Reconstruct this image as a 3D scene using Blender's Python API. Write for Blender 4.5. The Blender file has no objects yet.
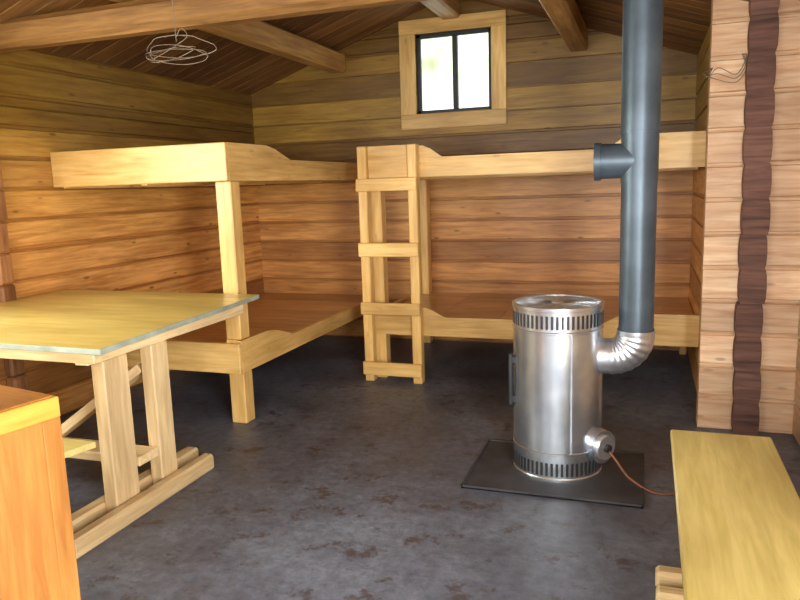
import bpy, bmesh, math, random
from mathutils import Vector, Matrix
random.seed(7)
sc = bpy.context.scene
sc.view_settings.view_transform = 'Standard'
sc.view_settings.look = 'None'
sc.view_settings.exposure = 0.0

# ------------------------------------------------------------ materials
def new_mat(name):
    m = bpy.data.materials.new(name); m.use_nodes = True
    nt = m.node_tree
    return m, nt, nt.nodes['Principled BSDF']
def N(nt, t, **kw):
    n = nt.nodes.new(t)
    for k, v in kw.items():
        if k in n.inputs: n.inputs[k].default_value = v
        else: setattr(n, k, v)
    return n
def ramp(nt, stops):
    r = nt.nodes.new('ShaderNodeValToRGB')
    e = r.color_ramp.elements
    while len(e) < len(stops): e.new(0.5)
    for el, (p, c) in zip(e, stops):
        el.position = p; el.color = (c[0], c[1], c[2], 1)
    return r
def mixc(nt, bt, fac, a, b):
    m = nt.nodes.new('ShaderNodeMix'); m.data_type = 'RGBA'; m.blend_type = bt
    L = nt.links
    for inp, v in ((m.inputs[0], fac), (m.inputs[6], a), (m.inputs[7], b)):
        if hasattr(v, 'links'): L.new(v, inp)
        elif isinstance(v, (int, float)): inp.default_value = v
        else: inp.default_value = (v[0], v[1], v[2], 1)
    return m.outputs[2]

def wood(name, dark, light, rough=0.5, var=0.35, knots=0.6, foliage_light_tint=None, bump=0.15, coat=0.0):
    m, nt, b = new_mat(name); L = nt.links
    at = N(nt, 'ShaderNodeAttribute', attribute_name='gco')
    mp = N(nt, 'ShaderNodeMapping'); mp.inputs['Scale'].default_value = (1.3, 16, 16)
    L.new(at.outputs['Vector'], mp.inputs['Vector'])
    n1 = N(nt, 'ShaderNodeTexNoise', Scale=2.0, Detail=6.0, Roughness=0.6, Distortion=0.6)
    L.new(mp.outputs[0], n1.inputs['Vector'])
    r1 = ramp(nt, [(0.32, dark), (0.66, light)])
    L.new(n1.outputs['Fac'], r1.inputs[0])
    mp2 = N(nt, 'ShaderNodeMapping'); mp2.inputs['Scale'].default_value = (1.1, 3, 3)
    L.new(at.outputs['Vector'], mp2.inputs['Vector'])
    n2 = N(nt, 'ShaderNodeTexNoise', Scale=1.3, Detail=3.0)
    L.new(mp2.outputs[0], n2.inputs['Vector'])
    r2 = ramp(nt, [(0.3, (0.74, 0.68, 0.6)), (0.7, (1.12, 1.10, 1.05))])
    L.new(n2.outputs['Fac'], r2.inputs[0])
    col = mixc(nt, 'MULTIPLY', 1.0, r1.outputs[0], r2.outputs[0])
    ti = N(nt, 'ShaderNodeAttribute', attribute_name='tint')
    r3 = ramp(nt, [(0.0, (1 - var, 1 - var * 1.15, 1 - var * 1.3)), (1.0, (1 + var * .5, 1 + var * .5, 1 + var * .5))])
    L.new(ti.outputs['Fac'], r3.inputs[0])
    col = mixc(nt, 'MULTIPLY', 1.0, col, r3.outputs[0])
    if knots > 0:
        mp3 = N(nt, 'ShaderNodeMapping'); mp3.inputs['Scale'].default_value = (2.2, 6.5, 0.3)
        L.new(at.outputs['Vector'], mp3.inputs['Vector'])
        vo = N(nt, 'ShaderNodeTexVoronoi', Scale=1.5)
        L.new(mp3.outputs[0], vo.inputs['Vector'])
        r4 = ramp(nt, [(0.06, (1, 1, 1)), (0.12, (0, 0, 0))])
        L.new(vo.outputs['Distance'], r4.inputs[0])
        mm = N(nt, 'ShaderNodeMath', operation='MULTIPLY'); mm.inputs[1].default_value = knots
        L.new(r4.outputs[0], mm.inputs[0])
        col = mixc(nt, 'MIX', mm.outputs[0], col, tuple(c * 0.45 for c in dark))
    if foliage_light_tint:  # olive cast of foliage light painted into the wood colour, growing with height
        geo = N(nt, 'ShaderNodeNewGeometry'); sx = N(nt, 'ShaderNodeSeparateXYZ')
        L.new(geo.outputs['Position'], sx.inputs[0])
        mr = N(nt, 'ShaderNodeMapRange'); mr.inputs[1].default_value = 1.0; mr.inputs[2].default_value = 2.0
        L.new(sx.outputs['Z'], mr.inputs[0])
        col = mixc(nt, 'MULTIPLY', mr.outputs[0], col, foliage_light_tint)
    L.new(col, b.inputs['Base Color'])
    b.inputs['Roughness'].default_value = rough
    b.inputs['Coat Weight'].default_value = coat
    b.inputs['Coat Roughness'].default_value = 0.25
    bp = N(nt, 'ShaderNodeBump', Strength=bump, Distance=0.01)
    L.new(n1.outputs['Fac'], bp.inputs['Height']); L.new(bp.outputs[0], b.inputs['Normal'])
    return m

def plain(name, col, rough=0.5, metal=0.0, nscale=8, namt=0.25, bump=0.0):
    m, nt, b = new_mat(name); L = nt.links
    tc = N(nt, 'ShaderNodeTexCoord')
    n = N(nt, 'ShaderNodeTexNoise', Scale=float(nscale), Detail=5.0)
    L.new(tc.outputs['Object'], n.inputs['Vector'])
    r = ramp(nt, [(0.3, tuple(c * (1 - namt) for c in col)), (0.7, tuple(min(1, c * (1 + namt)) for c in col))])
    L.new(n.outputs['Fac'], r.inputs[0]); L.new(r.outputs[0], b.inputs['Base Color'])
    b.inputs['Roughness'].default_value = rough; b.inputs['Metallic'].default_value = metal
    if bump:
        bp = N(nt, 'ShaderNodeBump', Strength=bump, Distance=0.01)
        L.new(n.outputs['Fac'], bp.inputs['Height']); L.new(bp.outputs[0], b.inputs['Normal'])
    return m

M_WALL = wood('log_wall_wood', (0.50, 0.215, 0.055), (0.84, 0.45, 0.145), 0.45, 0.48, 0.85, foliage_light_tint=(0.48, 0.56, 0.25), coat=0.1)
M_PART = wood('pale_log_wood', (0.70, 0.40, 0.22), (0.98, 0.74, 0.50), 0.5, 0.3, 0.6)
M_END = wood('painted_log_end', (0.085, 0.038, 0.030), (0.24, 0.12, 0.09), 0.75, 0.25, 0.0, bump=0.7)
M_END2 = wood('log_end_wood', (0.22, 0.085, 0.03), (0.40, 0.19, 0.07), 0.65, 0.3, 0.0, bump=0.5)
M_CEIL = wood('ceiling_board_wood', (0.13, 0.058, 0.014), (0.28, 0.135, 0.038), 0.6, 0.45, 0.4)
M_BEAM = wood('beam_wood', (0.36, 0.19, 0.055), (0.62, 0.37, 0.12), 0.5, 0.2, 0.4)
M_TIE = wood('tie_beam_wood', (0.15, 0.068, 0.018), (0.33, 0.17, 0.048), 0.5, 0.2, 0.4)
M_PINE = wood('pine_board', (0.68, 0.40, 0.11), (0.90, 0.62, 0.24), 0.4, 0.2, 0.4, coat=0.15)
M_PLY = wood('bunk_plywood', (0.52, 0.28, 0.10), (0.76, 0.46, 0.19), 0.35, 0.25, 0.2, coat=0.2)
M_TOP = wood('varnished_table_top', (0.68, 0.52, 0.13), (0.83, 0.68, 0.24), 0.34, 0.12, 0.1, bump=0.03, coat=0.2)
M_BENCH = wood('bench_top_wood', (0.52, 0.43, 0.13), (0.69, 0.58, 0.22), 0.4, 0.12, 0.15, bump=0.05, coat=0.1)
M_LEG = wood('table_leg_pine', (0.60, 0.43, 0.22), (0.84, 0.66, 0.38), 0.5, 0.2, 0.2)
M_CAB = wood('cabinet_wood', (0.38, 0.15, 0.032), (0.54, 0.25, 0.06), 0.4, 0.2, 0.3, coat=0.15)
M_CABT = wood('cabinet_trim_wood', (0.55, 0.25, 0.035), (0.74, 0.39, 0.075), 0.35, 0.2, 0.3, coat=0.2)
M_EDGE = plain('laminate_edge', (0.33, 0.37, 0.29), 0.6)
M_STEEL = plain('galvanised_steel', (0.70, 0.77, 0.86), 0.27, 0.95, 7, 0.22, 0.15)
M_FOIL = plain('aluminium_duct', (0.78, 0.82, 0.88), 0.3, 0.92, 14, 0.15, 0.25)
M_PIPE = plain('dark_steel_pipe', (0.085, 0.118, 0.148), 0.4, 0.4, 6, 0.25)
M_BLACK = plain('black_metal', (0.02, 0.02, 0.022), 0.5)
M_PLATE = plain('hearth_plate_metal', (0.042, 0.040, 0.044), 0.6, 0.0, 6, 0.4)
M_CABLE = plain('brown_cable', (0.20, 0.08, 0.04), 0.5)
M_WIRE = plain('wire', (0.25, 0.20, 0.15), 0.4, 0.6)
M_FRAME = plain('dark_window_frame', (0.025, 0.03, 0.03), 0.5)
# floor
M_FLOOR, nt, b = new_mat('painted_concrete_floor'); L = nt.links
tc = N(nt, 'ShaderNodeTexCoord')
n1 = N(nt, 'ShaderNodeTexNoise', Scale=1.4, Detail=9.0, Roughness=0.68); L.new(tc.outputs['Object'], n1.inputs['Vector'])
n2 = N(nt, 'ShaderNodeTexNoise', Scale=18.0, Detail=7.0, Roughness=0.75); L.new(tc.outputs['Object'], n2.inputs['Vector'])
r1 = ramp(nt, [(0.32, (0.070, 0.069, 0.086)), (0.5, (0.122, 0.132, 0.163)), (0.70, (0.19, 0.21, 0.25))]); L.new(n1.outputs['Fac'], r1.inputs[0])
r2 = ramp(nt, [(0.35, (0.66, 0.66, 0.66)), (0.65, (1.18, 1.18, 1.18))]); L.new(n2.outputs['Fac'], r2.inputs[0])
c = mixc(nt, 'MULTIPLY', 1.0, r1.outputs[0], r2.outputs[0])
n3 = N(nt, 'ShaderNodeTexNoise', Scale=6.0, Detail=7.0, Roughness=0.75); L.new(tc.outputs['Object'], n3.inputs['Vector'])
r3 = ramp(nt, [(0.555, (0, 0, 0)), (0.62, (0.8, 0.8, 0.8))]); L.new(n3.outputs['Fac'], r3.inputs[0])
c = mixc(nt, 'MIX', r3.outputs[0], c, (0.060, 0.040, 0.036))
L.new(c, b.inputs['Base Color'])
r4 = ramp(nt, [(0.3, (0.34, 0.34, 0.34)), (0.7, (0.56, 0.56, 0.56))]); L.new(n1.outputs['Fac'], r4.inputs[0]); L.new(r4.outputs[0], b.inputs['Roughness'])
bp = N(nt, 'ShaderNodeBump', Strength=0.2, Distance=0.01); L.new(n2.outputs['Fac'], bp.inputs['Height']); L.new(bp.outputs[0], b.inputs['Normal'])
# glass
M_GLASS = bpy.data.materials.new('window_glass'); M_GLASS.use_nodes = True
nt = M_GLASS.node_tree; nt.nodes.clear()
o = nt.nodes.new('ShaderNodeOutputMaterial'); t = nt.nodes.new('ShaderNodeBsdfTransparent'); g = nt.nodes.new('ShaderNodeBsdfGlossy'); mx = nt.nodes.new('ShaderNodeMixShader')
g.inputs['Roughness'].default_value = 0.05; mx.inputs[0].default_value = 0.06
nt.links.new(t.outputs[0], mx.inputs[1]); nt.links.new(g.outputs[0], mx.inputs[2]); nt.links.new(mx.outputs[0], o.inputs[0])

# ------------------------------------------------------------ mesh builder
class B:
    def __init__(s, name):
        s.name = name; s.v = []; s.f = []; s.g = []; s.t = []; s.mi = []; s.sm = []; s.mats = []
    def mat(s, m):
        if m not in s.mats: s.mats.append(m)
        return s.mats.index(m)
    def add(s, vs, fs, gs, m, tint=None, smooth=False):
        k = len(s.v); s.v += [tuple(v) for v in vs]; s.g += [tuple(g) for g in gs]
        ti = random.random() if tint is None else tint; mi = s.mat(m)
        for f in fs:
            s.f.append([i + k for i in f]); s.t.append(ti); s.mi.append(mi); s.sm.append(smooth)
    def box(s, p0, p1, m, bev=0.004, M=None, tint=None, axis=None):
        a = Vector([min(p0[i], p1[i]) for i in range(3)]); b_ = Vector([max(p0[i], p1[i]) for i in range(3)])
        sz = b_ - a; c = (a + b_) / 2
        bm = bmesh.new(); bmesh.ops.create_cube(bm, size=1.0)
        for v in bm.verts: v.co = Vector([v.co[i] * sz[i] for i in range(3)])
        if bev > 0:
            bmesh.ops.bevel(bm, geom=list(bm.edges), offset=min(bev, min(sz) * 0.4), segments=1, affect='EDGES')
        ax = axis if axis is not None else max(range(3), key=lambda i: sz[i])
        o = [i for i in range(3) if i != ax]; off = Vector((random.random() * 9, random.random() * 9, random.random() * 9))
        vs = []; gs = []
        bm.verts.ensure_lookup_table()
        for v in bm.verts:
            gs.append(Vector((v.co[ax], v.co[o[0]], v.co[o[1]])) + off)
            w = v.co + c; vs.append(M @ w if M else w)
        fs = [[v.index for v in f.verts] for f in bm.faces]
        bm.free(); s.add(vs, fs, gs, m, tint)
    def beam(s, a, b_, w, h, m, bev=0.004, up=(0, 0, 1), tint=None):
        a = Vector(a); b_ = Vector(b_); d = (b_ - a); Ln = d.length; d.normalize()
        u = Vector(up); y = u.cross(d).normalized(); z = d.cross(y)
        M = Matrix((d, y, z)).transposed().to_4x4(); M.translation = (a + b_) / 2
        s.box((-Ln / 2, -w / 2, -h / 2), (Ln / 2, w / 2, h / 2), m, bev, M, tint, 0)
    def prism(s, poly, fn, t0, t1, m, tint=None):
        n = len(poly); off = Vector((random.random() * 9, random.random() * 9, random.random() * 9))
        vs = [fn(u, v, t0) for u, v in poly] + [fn(u, v, t1) for u, v in poly]
        gs = [Vector((u, v, t0)) + off for u, v in poly] + [Vector((u, v, t1)) + off for u, v in poly]
        fs = [list(range(n))[::-1], list(range(n, 2 * n))] + [[i, (i + 1) % n, n + (i + 1) % n, n + i] for i in range(n)]
        s.add(vs, fs, gs, m, tint)
    def tube(s, path, rad, m, seg=20, caps=True, smooth=True):
        path = [Vector(p) for p in path]; n = len(path)
        if not isinstance(rad, (list, tuple)): rad = [rad] * n
        vs = []; gs = []; fs = []; prev = None
        for i, p in enumerate(path):
            d = (path[min(i + 1, n - 1)] - path[max(i - 1, 0)])
            if d.length < 1e-9: d = Vector((0, 0, 1))
            d.normalize()
            if prev is None:
                u = d.orthogonal().normalized()
            else:
                u = (prev - d * prev.dot(d)).normalized()
            prev = u; w = d.cross(u)
            for k in range(seg):
                a = 2 * math.pi * k / seg
                q = p + (u * math.cos(a) + w * math.sin(a)) * rad[i]; vs.append(q); gs.append(q)
        for i in range(n - 1):
            for k in range(seg):
                fs.append([i * seg + k, i * seg + (k + 1) % seg, (i + 1) * seg + (k + 1) % seg, (i + 1) * seg + k])
        s.add(vs, fs, gs, m, 0.5, smooth)
        if caps:
            s.add(vs[:seg], [list(range(seg))[::-1]], vs[:seg], m, 0.5)
            s.add(vs[-seg:], [list(range(seg))], vs[-seg:], m, 0.5)
    def lathe(s, c, prof, m, seg=48, smooth=False):
        for (r0, z0), (r1, z1) in zip(prof[:-1], prof[1:]):
            vs = []
            for r, z in ((r0, z0), (r1, z1)):
                for k in range(seg):
                    a = 2 * math.pi * k / seg; vs.append(Vector((c[0] + r * math.cos(a), c[1] + r * math.sin(a), c[2] + z)))
            s.add(vs, [[k, (k + 1) % seg, seg + (k + 1) % seg, seg + k] for k in range(seg)], vs, m, 0.5, True)
    def done(s):
        me = bpy.data.meshes.new(s.name); me.from_pydata(s.v, [], s.f)
        for m in s.mats: me.materials.append(m)
        me.polygons.foreach_set('material_index', s.mi); me.polygons.foreach_set('use_smooth', s.sm)
        a = me.attributes.new('gco', 'FLOAT_VECTOR', 'POINT'); a.data.foreach_set('vector', [x for g in s.g for x in g])
        a = me.attributes.new('tint', 'FLOAT', 'FACE'); a.data.foreach_set('value', s.t)
        bm = bmesh.new(); bm.from_mesh(me); bmesh.ops.recalc_face_normals(bm, faces=bm.faces); bm.to_mesh(me); bm.free()
        me.update(); ob = bpy.data.objects.new(s.name, me); sc.collection.objects.link(ob); return ob
def smooth_path(p, n=8):
    p = [Vector(q) for q in p]; out = []
    for i in range(len(p) - 1):
        p0, p1, p2, p3 = p[max(i - 1, 0)], p[i], p[i + 1], p[min(i + 2, len(p) - 1)]
        for k in range(n):
            t = k / n
            out.append(0.5 * ((2 * p1) + (p2 - p0) * t + (2 * p0 - 5 * p1 + 4 * p2 - p3) * t * t + (3 * p1 - p0 - 3 * p2 + p3) * t ** 3))
    out.append(p[-1]); return out

# ------------------------------------------------------------ room constants
XL, XR, YB, YF = -3.67, 0.335, 6.21, -1.2
RX, RZ, SL = -1.65, 3.06, 0.34
roofz = lambda x: RZ - SL * abs(x - RX)
CH = 0.188

def clip(poly, a, b_, c):
    out = []
    for i in range(len(poly)):
        p, q = poly[i], poly[(i + 1) % len(poly)]
        dp, dq = a * p[0] + b_ * p[1] - c, a * q[0] + b_ * q[1] - c
        if dp <= 0: out.append(p)
        if (dp < 0) != (dq < 0) and abs(dp - dq) > 1e-9:
            t = dp / (dp - dq); out.append((p[0] + (q[0] - p[0]) * t, p[1] + (q[1] - p[1]) * t))
    return out
def log_wall(name, fn, u0, u1, z1, holes, mat, gable=False, T=0.12):
    w = B(name); z = 0.0
    while z < z1 - 0.001:
        zt = min(z + CH, z1)
        cuts = sorted({z, zt} | {h[2] for h in holes if z < h[2] < zt} | {h[3] for h in holes if z < h[3] < zt})
        tint = random.random()
        for za, zb in zip(cuts[:-1], cuts[1:]):
            segs = [(u0, u1)]
            for h in holes:
                if h[2] < zb - 1e-6 and h[3] > za + 1e-6:
                    ns = []
                    for s0, s1 in segs:
                        if h[0] > s0: ns.append((s0, min(s1, h[0])))
                        if h[1] < s1: ns.append((max(s0, h[1]), s1))
                    segs = [q for q in ns if q[1] - q[0] > 0.001]
            for s0, s1 in segs:
                e = 0.008
                for (a0, a1, t0, t1) in ((za + (e if za == z else 0), zb - (e if zb == zt else 0), 0.0, 0.02),
                                         (za, zb, 0.012, T)):
                    poly = [(s0, a0), (s1, a0), (s1, a1), (s0, a1)]
                    if gable:
                        poly = clip(poly, SL, 1, RZ + 0.01 + SL * RX); poly = clip(poly, -SL, 1, RZ + 0.01 - SL * RX)
                    if len(poly) > 2:
                        if t0 == 0.0 and len(poly) == 4:
                            cz = sum(p[1] for p in poly) / 4
                            off = Vector((random.random() * 9, random.random() * 9, 0))
                            c8 = 0.007
                            inner = [(p[0], p[1] + (c8 if p[1] < cz else -c8)) for p in poly]
                            vs = [fn(p[0], p[1], 0.0) for p in inner] + [fn(p[0], p[1], 0.014) for p in poly]
                            gs = [Vector((p[0], p[1], 0)) + off for p in inner] + [Vector((p[0], p[1], 0)) + off for p in poly]
                            w.add(vs, [[0, 1, 2, 3]] + [[i, (i + 1) % 4, 4 + (i + 1) % 4, 4 + i] for i in range(4)] + [[7, 6, 5, 4]], gs, mat, tint)
                        else:
                            w.prism(poly, fn, t0, t1, mat, tint * (0.2 if t0 else 1))
        z = zt
    return w
WX0, WX1, WZ0, WZ1 = -1.985, -1.30, 2.075, 2.765
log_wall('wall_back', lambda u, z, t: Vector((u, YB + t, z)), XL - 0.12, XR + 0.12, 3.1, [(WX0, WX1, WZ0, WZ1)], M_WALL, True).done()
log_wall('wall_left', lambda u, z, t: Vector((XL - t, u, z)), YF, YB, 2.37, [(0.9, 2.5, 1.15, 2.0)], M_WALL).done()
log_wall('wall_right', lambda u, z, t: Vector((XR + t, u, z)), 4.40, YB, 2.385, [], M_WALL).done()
log_wall('wall_partition', lambda u, z, t: Vector((u, 4.27 + t, z)), 0.30, 0.92, 2.62, [], M_PART).done()
log_wall('wall_entry', lambda u, z, t: Vector((0.79 + t, u, z)), YF, 4.265, 2.62, [(-0.45, 0.65, 0.0, 2.05)], M_PART).done()
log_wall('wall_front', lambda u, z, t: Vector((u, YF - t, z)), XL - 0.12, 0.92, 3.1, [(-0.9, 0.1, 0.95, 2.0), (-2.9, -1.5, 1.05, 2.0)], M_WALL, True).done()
f = B('floor'); f.box((XL - 0.12, YF - 0.12, -0.08), (0.92, YB + 0.12, 0.0), M_FLOOR, 0); f.done()
dr = B('door_1')
dr.box((0.765, -.57, 0), (.789, -.45, 2.17), M_PINE); dr.box((0.765, .65, 0), (.789, .77, 2.17), M_PINE); dr.box((0.765, -.45, 2.05), (.789, .65, 2.17), M_PINE)
dr.done()

# ceiling boards
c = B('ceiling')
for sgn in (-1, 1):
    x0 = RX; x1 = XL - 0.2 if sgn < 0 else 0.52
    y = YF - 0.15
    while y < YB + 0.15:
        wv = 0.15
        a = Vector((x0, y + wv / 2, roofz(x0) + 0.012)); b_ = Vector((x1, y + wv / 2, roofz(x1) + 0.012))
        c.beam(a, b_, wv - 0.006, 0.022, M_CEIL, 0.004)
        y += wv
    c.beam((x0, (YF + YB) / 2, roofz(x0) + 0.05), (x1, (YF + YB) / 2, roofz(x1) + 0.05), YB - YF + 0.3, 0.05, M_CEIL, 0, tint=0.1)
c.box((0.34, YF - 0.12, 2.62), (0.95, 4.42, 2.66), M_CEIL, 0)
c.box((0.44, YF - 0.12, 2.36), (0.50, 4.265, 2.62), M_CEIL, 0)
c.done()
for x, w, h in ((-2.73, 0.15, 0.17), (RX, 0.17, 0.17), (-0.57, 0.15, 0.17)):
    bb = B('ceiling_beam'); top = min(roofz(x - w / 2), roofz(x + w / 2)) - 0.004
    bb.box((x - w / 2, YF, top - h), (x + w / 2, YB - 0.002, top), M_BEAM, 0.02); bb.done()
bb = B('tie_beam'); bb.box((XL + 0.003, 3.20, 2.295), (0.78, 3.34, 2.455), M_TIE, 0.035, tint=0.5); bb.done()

# log-end columns
e = B('trim_1'); z = 0.0
while z < 2.58:
    j = random.uniform(-0.005, 0.005); k = random.uniform(-0.012, 0.004); z1 = min(z + CH, 2.6)
    pr = [(0.482 + j, z), (0.600 + j, z), (0.607 + j, z + .03), (0.609 + j, z + CH * .5), (0.606 + j, z1 - .03), (0.600 + j, z1), (0.482 + j, z1), (0.476 + j, z1 - .03), (0.473 + j, z + CH * .5), (0.476 + j, z + .03)]
    e.prism(pr, lambda u, v, t: Vector((u, t, v)), 4.19 + k, 4.268, M_END)
    z += CH
e.done()
e = B('trim_2'); z = 0.0
while z < 1.6:
    j = random.uniform(-0.008, 0.008)
    e.box((XL + 0.002, 3.10, z), (XL + 0.075 + j, 3.21 + j, z + CH - 0.002), M_END2, 0.014); z += CH
e.done()

# ------------------------------------------------------------ window
w = B('window_1')
X0, X1, Z0, Z1 = -2.13, -1.17, 1.945, 2.885
yf0, yf1 = YB - 0.026, YB - 0.001
w.box((X0, yf0, Z0), (X1, yf1, WZ0 - 0.0), M_PINE); w.box((X0, yf0, WZ1), (X1, yf1, Z1), M_PINE)
w.box((X0, yf0, WZ0), (WX0, yf1, WZ1), M_PINE); w.box((WX1, yf0, WZ0), (X1, yf1, WZ1), M_PINE)
d = 0.035
ys0, ys1 = YB + 0.03, YB + 0.07
w.box((WX0, ys0, WZ0), (WX0 + d, ys1, WZ1), M_FRAME); w.box((WX1 - d, ys0, WZ0), (WX1, ys1, WZ1), M_FRAME)
w.box((WX0, ys0, WZ0), (WX1, ys1, WZ0 + d), M_FRAME); w.box((WX0, ys0, WZ1 - d), (WX1, ys1, WZ1), M_FRAME)
xm = (WX0 + WX1) / 2 + 0.01
w.box((xm - 0.022, ys0 - 0.01, WZ0 + d), (xm + 0.022, ys1, WZ1 - d), M_FRAME)
w.box((WX0 + d, ys0 + 0.018, WZ0 + d), (WX1 - d, ys0 + 0.022, WZ1 - d), M_GLASS, 0)
w.done()
def simple_window(name, fn, u0, u1, z0, z1):
    w = B(name)
    def bx(a, b_, c0, d0, t0, t1, m):
        p = fn(a, c0, t0); q = fn(b_, d0, t1); w.box(p, q, m)
    for a, b_, c0, d0 in ((u0 - .12, u1 + .12, z0 - .12, z0), (u0 - .12, u1 + .12, z1, z1 + .12), (u0 - .12, u0, z0, z1), (u1, u1 + .12, z0, z1)):
        bx(a, b_, c0, d0, -0.026, -0.001, M_PINE)
    for a, b_, c0, d0 in ((u0, u1, z0, z0 + .04), (u0, u1, z1 - .04, z1), (u0, u0 + .04, z0, z1), (u1 - .04, u1, z0, z1), ((u0 + u1) / 2 - .02, (u0 + u1) / 2 + .02, z0, z1)):
        bx(a, b_, c0, d0, 0.03, 0.07, M_FRAME)
    w.done()
simple_window('window_2', lambda u, z, t: (XL - t, u, z), 0.9, 2.5, 1.15, 2.0)
simple_window('window_3', lambda u, z, t: (u, YF - t, z), -2.9, -1.5, 1.05, 2.0)
simple_window('window_4', lambda u, z, t: (u, YF - t, z), -0.9, 0.1, 0.95, 2.0)

# ------------------------------------------------------------ bunks
def board_poly(a, b_, zb, zh, zl, r1, r2, ramp_w=0.16, end2=True):
    p = [(a, zb), (b_, zb)]
    if end2: p += [(b_, zh), (r2, zh), (r2 - ramp_w * .35, zh - 0.02), (r2 - ramp_w, zl)]
    else: p += [(b_, zl)]
    p += [(r1 + ramp_w, zl), (r1 + ramp_w * .35, zh - 0.02), (r1, zh), (a, zh)]
    return p
bk = B('bunk_bed')
xo = -2.35
fY = lambda u, v, t: Vector((t, u, v))
for zb, zh, zl, r1, pz in ((1.51, 1.735, 1.65, 4.12, 1.56), (0.33, 0.535, 0.44, 3.98, 0.40)):
    bk.box((XL + 0.004, 3.635, zb), (xo, 3.668, zh - (0.0 if zb > 1 else 0.015)), M_PINE)
    bk.prism(board_poly(3.668, YB - 0.005, zb, zh, zl, r1, 0, 0.32 if zb > 1 else 0.36, False), fY, xo - 0.032, xo, M_PINE)
    y = 3.67
    while y < YB - 0.1:
        bk.box((XL + 0.005, y, pz), (xo - 0.033, min(y + 0.42, YB - 0.006), pz + 0.02), M_PLY, 0.002, axis=0); y += 0.423
    for x in (XL + 0.05, -3.0):
        bk.box((x, 3.67, pz - 0.06), (x + 0.045, YB - 0.006, pz - 0.001), M_PINE)
bk.box((-2.46, 3.67, 0.54), (xo - 0.003, 3.775, 1.509), M_PINE, 0.006, tint=.6)
bk.box((-2.46, 3.67, 0.329), (xo - 0.034, 3.775, 0.539), M_PINE, 0.002, tint=.6)
bk.box((-2.46, 3.67, 0.0), (xo - 0.003, 3.775, 0.328), M_PINE, 0.006, tint=.6)
bk.box((-2.48, 6.08, 0), (xo - 0.033, 6.18, 1.51), M_PINE, 0.006)
bk.done()

bk = B('bunk_bed')
fX = lambda u, v, t: Vector((u, t, v))
xa, xb = -1.99, XR - 0.006
for zb, zh, zl, pz in ((1.505, 1.735, 1.642, 1.55), (0.35, 0.56, 0.492, 0.44)):
    bk.prism(board_poly(xa, xb, zb, zh - (0.01 if zb > 1 else 0), zl, -1.52, -0.12, 0.14), fX, 4.842, 4.874, M_PINE)
    bk.box((xa, 4.876, zb), (xa + 0.03, YB - 0.006, zl), M_PINE)
    x = xa + 0.031
    while x < xb - 0.05:
        bk.box((x, 4.876, pz), (min(x + 0.47, xb), YB - 0.006, pz + 0.02), M_PLY, 0.002, axis=0); x += 0.472
    for y in (5.4, 6.1):
        bk.box((xa + 0.03, y, pz - 0.06), (xb, y + 0.045, pz - 0.001), M_PINE)
bk.box((-1.955, 4.876, 0), (-1.855, 4.97, 1.55), M_PINE, 0.006)
bk.box((-1.955, 6.08, 0), (-1.875, 6.18, 1.55), M_PINE, 0.006)
bk.box((.27, 6.08, 0), (.325, 6.15, .44), M_PINE, 0.006)
bk.done()

ld = B('bunk_ladder'); sx = 0.045
ld.box((-2.035 + sx, 4.765, 0), (-1.965 + sx, 4.838, 1.735), M_PINE, 0.006); ld.box((-1.655 + sx, 4.765, 0), (-1.585 + sx, 4.838, 1.735), M_PINE, 0.006)
for z0, z1 in ((1.415, 1.505), (0.945, 1.045), (0.515, 0.605), (0.055, 0.155)):
    ld.box((-2.04 + sx, 4.735, z0), (-1.58 + sx, 4.764, z1), M_PINE, 0.005)
ld.box((-1.964 + sx, 4.80, 1.506), (-1.656 + sx, 4.838, 1.735), M_PINE, 0.004, axis=0)
ld.done()

# ------------------------------------------------------------ stove
st = B('wood_stove'); cx, cy = -0.41, 3.475; R = 0.218
bz = 0.012
st.lathe((cx, cy, 0), [(0.0, bz), (R + .004, bz), (R + .004, bz + .012), (R, bz + .018), (R, bz + .13), (R + .003, bz + .133), (R + .003, bz + .14), (R, bz + .143),
                       (R, .735), (R + .003, .738), (R + .003, .745), (R, .748), (R, .842), (R + .006, .845), (R + .006, .862), (R - .012, .862), (R - .012, .852)], M_STEEL, 64)
st.lathe((cx, cy, 0), [(R - .012, .846), (0.0, .846)], M_BLACK, 64)
for k in range(56):
    a = 2 * math.pi * k / 56
    for za, zb in ((0.762, 0.825), (0.04, 0.105)):
        M = Matrix.Translation((cx, cy, 0)) @ Matrix.Rotation(a, 4, 'Z')
        st.box((R - 0.004, -0.006, za), (R + 0.0012, 0.006, zb), M_BLACK, 0, M)
for i in range(11):
    rr = .03 + i * .017
    st.tube([(cx + rr * math.cos(a), cy + rr * math.sin(a), .856) for a in [2 * math.pi * i / 40 for i in range(41)]], 0.0038, M_STEEL, 6, False)
for k in range(36):
    a = 2 * math.pi * k / 36
    st.tube([(cx + .03 * math.cos(a), cy + .03 * math.sin(a), .858), (cx + .205 * math.cos(a), cy + .205 * math.sin(a), .858)], 0.003, M_STEEL, 6, False)
st.lathe((cx, cy, .853), [(0, .008), (.032, .008), (.034, 0)], M_STEEL, 24)
a = -1.15
st.box((cx + R * math.cos(a) - .006, cy + R * math.sin(a) - .004, .16), (cx + R * math.cos(a) + .006, cy + R * math.sin(a) + .008, .735), M_STEEL, 0.002)
hx = cx - R * 0.93
hy = cy - R * 0.36
st.box((hx - 0.02, hy - .02, .36), (hx + 0.012, hy + .01, .395), M_BLACK, .004); st.box((hx - 0.02, hy - .02, .56), (hx + 0.012, hy + .01, .595), M_BLACK, .004)
st.box((hx - 0.026, hy - .022, .345), (hx - 0.006, hy + .008, .61), M_BLACK, .005)
st.tube([(cx + .19, cy - .07, .17), (cx + .235, cy - .105, .17)], 0.082, M_STEEL, 28)
st.tube([(cx + .234, cy - .104, .17), (cx + .248, cy - .115, .17)], 0.058, M_FOIL, 28)
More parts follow.
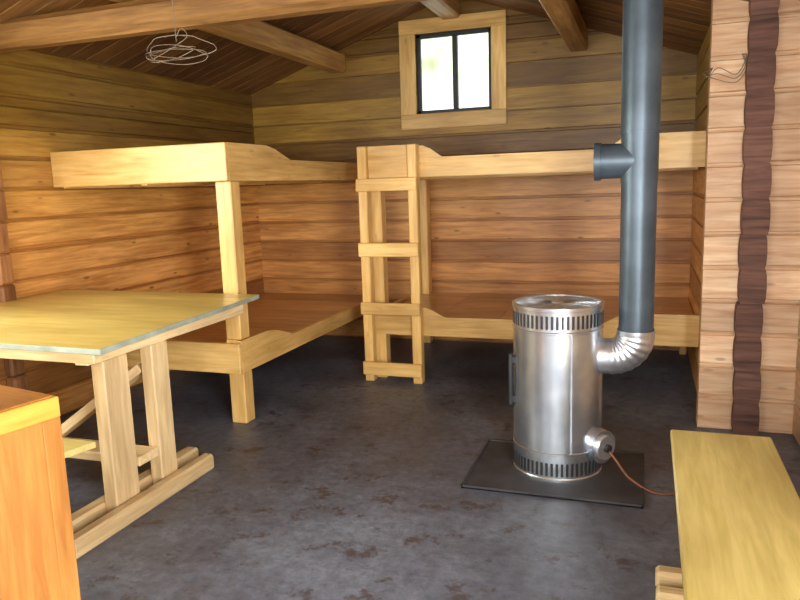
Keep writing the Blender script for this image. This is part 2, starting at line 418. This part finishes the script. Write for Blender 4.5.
st.tube([(cx + .247, cy - .114, .17), (cx + .262, cy - .125, .17)], 0.02, M_BLACK, 16)
px, py = -0.042, 3.47
path = [(cx + .19, py, .60), (cx + .235, py, .60)]; rad = [.088, .088]
for i in range(0, 29):
    a = math.pi / 2 * i / 28
    path.append((px - .115 + .115 * math.sin(a), py, .60 + .115 - .115 * math.cos(a))); rad.append(.088 + .002 * math.sin(i * 1.57))
path.append((px, py, .735)); rad.append(.088)
st.tube(path, rad, M_FOIL, 32)
st.tube([(px, py, .725), (px, py, 1.44)], .080, M_PIPE, 40)
st.tube([(px, py, 1.43), (px, py, 1.665)], .083, M_PIPE, 40)
st.tube([(px, py, 1.655), (px, py, 2.515)], .086, M_PIPE, 40)
st.tube([(px, py, 1.652), (px, py, 1.662)], .089, M_PIPE, 40)
st.tube([(px, py, .722), (px, py, .74)], .084, M_PIPE, 40)
st.tube([(px, py, 1.53), (px - .18, py, 1.53)], .080, M_PIPE, 36)
st.tube([(px - .17, py, 1.53), (px - .20, py, 1.53)], .087, M_PIPE, 36)
pts = [(cx + .255, cy - .12, .16), (-.12, 3.35, .12), (-.07, 3.335, .055), (-.02, 3.31, .026), (.04, 3.28, .008), (.10, 3.27, .006), (.18, 3.30, .006), (.27, 3.30, .006)]
st.tube(smooth_path(pts), .006, M_CABLE, 8)
st.done()
pl = B('hearth_plate'); pl.box((-.82, 3.10, 0.0), (.01, 3.74, .0115), M_PLATE, .003)
for a, b_ in (((-.82, 3.10), (.01, 3.108)), ((-.82, 3.732), (.01, 3.74)), ((-.82, 3.10), (-.812, 3.74)), ((.002, 3.10), (.01, 3.74))):
    pl.box((a[0], a[1], .0), (b_[0], b_[1], .018), M_PLATE, .001)
pl.done()

# ------------------------------------------------------------ table
tb = B('trestle_table')
top = [(XL + 0.004, 2.21), (-2.065, 2.19), (-2.165, 3.60), (XL + 0.004, 3.62)]
fz = lambda u, v, t: Vector((u, v, t))
tb.prism(top, fz, .818, .84, M_TOP, 0.5)
def edge(a, b_):
    tb.beam((a[0], a[1], .828), (b_[0], b_[1], .828), .006, .024, M_EDGE, .002)
edge(top[0], top[1]); edge(top[1], top[2]); edge(top[2], top[3])
for x in (-2.235, -3.45):
    tb.box((x - .035, 2.26, .745), (x + .035, 3.48, .817), M_LEG)
    tb.box((x - .035, 2.345, .0), (x + .035, 2.50, .745), M_LEG, .006)
    tb.box((x - .035, 2.66, .0), (x + .035, 2.78, .745), M_LEG, .006)
    tb.box((x + .036, 2.02, .0), (x + .10, 3.00, .085), M_LEG, .012)
    tb.box((x - .115, 2.10, .0), (x - .036, 3.06, .085), M_LEG, .012)
tb.box((XL + .1, 3.44, .755), (-2.24, 3.50, .817), M_LEG)
tb.box((XL + .1, 2.255, .755), (-2.16, 2.30, .817), M_LEG)
tb.box((-3.45, 2.51, .20), (-2.20, 2.65, .245), M_LEG)
tb.beam((-2.30, 2.72, .62), (-2.85, 2.62, .22), .045, .09, M_LEG, up=(0, 1, 0))
tb.done()
bn = B('bench')
bn.prism([(-3.55, 1.86), (-2.20, 1.86), (-2.115, 2.17), (-3.55, 2.17)], fz, .43, .455, M_BENCH, .6)
for x in (-2.55, -3.35):
    bn.box((x, 1.93, 0), (x + .05, 2.08, .43), M_LEG)
bn.box((-3.35, 1.98, .3), (-2.5, 2.02, .38), M_LEG)
bn.done()

# ------------------------------------------------------------ right bench
bn = B('bench')
bn.box((.105, 1.15, .418), (.468, 2.90, .45), M_BENCH, .006, tint=.6)
for y in (2.42, 1.45):
    bn.box((.20, y - .035, 0), (.37, y + .035, .418), M_LEG, .005)
    bn.box((.055, y + .036, 0), (.52, y + .10, .07), M_LEG, .012)
    bn.box((.055, y - .10, 0), (.52, y - .036, .07), M_LEG, .012)
    bn.box((.13, y - .07, .36), (.44, y - .036, .417), M_LEG)
bn.box((.265, 1.48, .22), (.305, 2.40, .30), M_LEG)
bn.done()

# ------------------------------------------------------------ cabinet front left
cbn = B('wooden_cabinet')
M = Matrix.Translation((-1.68, 1.60, 0)) @ Matrix.Rotation(math.radians(-11), 4, 'Z')
W, D = .62, .62
cbn.box((-W + .01, -D + .01, 0), (-.01, -.01, .80), M_CAB, .004, M, axis=2)
cbn.box((-W, -D, .785), (.0, 0, .85), M_CABT, .004, M, axis=1)
cbn.box((-W + .012, -D + .012, .85), (-.012, -.012, .856), M_CAB, .002, M)
cbn.box((-.012, -D, 0), (-.002, -D + .07, .785), M_CABT, .003, M)
cbn.box((-.012, -.06, 0), (-.004, -.0, .785), M_CAB, .003, M)
cbn.done()

# ------------------------------------------------------------ wires
wr = B('wire_clothes_hanger')
c0 = Vector((-2.26, 3.12, 2.15))
wr.tube([(-2.26, 3.12, 2.62), (-2.26, 3.12, 2.40), (-2.255, 3.12, 2.2)], .0025, M_WIRE, 6)
for k in range(4):
    a0 = random.uniform(-.3, .3); rx = random.uniform(.13, .2); rz = random.uniform(.03, .05); oz = random.uniform(-.03, .03)
    pts = []
    for i in range(13):
        a = 2 * math.pi * i / 12
        x = rx * math.cos(a) * (1 + .15 * math.sin(3 * a + k)); z_ = rz * math.sin(a)
        pts.append(c0 + Vector((x * math.cos(a0) + .02 * k - .04, .05 * math.sin(a + k), z_ + x * math.sin(a0) * .5 + oz)))
    wr.tube(smooth_path(pts, 4), .0022, M_WIRE, 6, False)
wr.tube(smooth_path([(-2.255, 3.12, 2.22), (-2.22, 3.12, 2.26), (-2.19, 3.12, 2.22), (-2.26, 3.12, 2.18), (-2.42, 3.12, 2.12)], 5), .0022, M_WIRE, 6, False)
wr.done()
wr = B('hanging_wire')
for k in range(3):
    pts = [(.31, 4.262, 2.02), (.26 + .01 * k, 4.23, 1.99 - .02 * k), (.33, 4.2, 1.95 + .03 * k), (.42, 4.2, 1.93 + .02 * k), (.47, 4.24, 2.0 + .03 * k), (.45, 4.262, 2.08)]
    wr.tube(smooth_path(pts, 5), .002, M_WIRE, 6, False)
wr.done()

# ------------------------------------------------------------ world + lights
W_ = bpy.data.worlds.new('outdoors'); sc.world = W_; W_.use_nodes = True
nt = W_.node_tree; bg = nt.nodes['Background']
tc = N(nt, 'ShaderNodeTexCoord'); n = N(nt, 'ShaderNodeTexNoise', Scale=16.0, Detail=4.0)
nt.links.new(tc.outputs['Generated'], n.inputs['Vector'])
r = ramp(nt, [(0.30, (0.34, 0.48, 0.22)), (0.42, (0.66, 0.80, 0.56)), (0.55, (1, 1, 1))])
nt.links.new(n.outputs['Fac'], r.inputs[0]); nt.links.new(r.outputs[0], bg.inputs['Color'])
bg.inputs['Strength'].default_value = 2.6

def area(name, loc, to, sx, sy, power, col):
    l = bpy.data.lights.new(name, 'AREA'); l.shape = 'RECTANGLE'; l.size = sx; l.size_y = sy; l.energy = power; l.color = col
    o = bpy.data.objects.new(name, l); sc.collection.objects.link(o); o.location = loc
    o.rotation_euler = (Vector(to) - Vector(loc)).to_track_quat('-Z', 'Y').to_euler(); return o
area('door_daylight', (1.0, 0.1, 1.15), (-1.6, 3.4, .7), 1.0, 1.8, 225, (.98, .99, 1.0))
area('window_daylight_front', (-0.4, -1.36, 1.5), (-.3, 4.0, .7), 1.0, 1.0, 90, (1.0, .98, .95))
area('window_daylight_left', (-2.2, -1.36, 1.52), (-1.2, 4.0, .5), 1.4, .95, 55, (.92, .97, 1.0))
area('window_daylight_table', (-3.86, 1.7, 1.6), (-1.4, 2.9, .5), 1.6, .85, 78, (.96, 1.0, .90))

# ------------------------------------------------------------ camera
yaw, pit, rol = math.radians(19.56), math.radians(9.25), math.radians(1.86)
fv = Vector((-math.sin(yaw) * math.cos(pit), math.cos(yaw) * math.cos(pit), -math.sin(pit)))
rv = Vector((math.cos(yaw), math.sin(yaw), 0)); uv = rv.cross(fv)
r2 = rv * math.cos(rol) - uv * math.sin(rol); u2 = uv * math.cos(rol) + rv * math.sin(rol)
cam = bpy.data.cameras.new('camera'); co = bpy.data.objects.new('camera', cam); sc.collection.objects.link(co)
Mx = Matrix((r2, u2, -fv)).transposed().to_4x4(); Mx.translation = Vector((0, 0, 1.45)); co.matrix_world = Mx
cam.sensor_width = 36; cam.lens = 36 * 702.2 / 800; cam.clip_start = 0.05
sc.camera = co
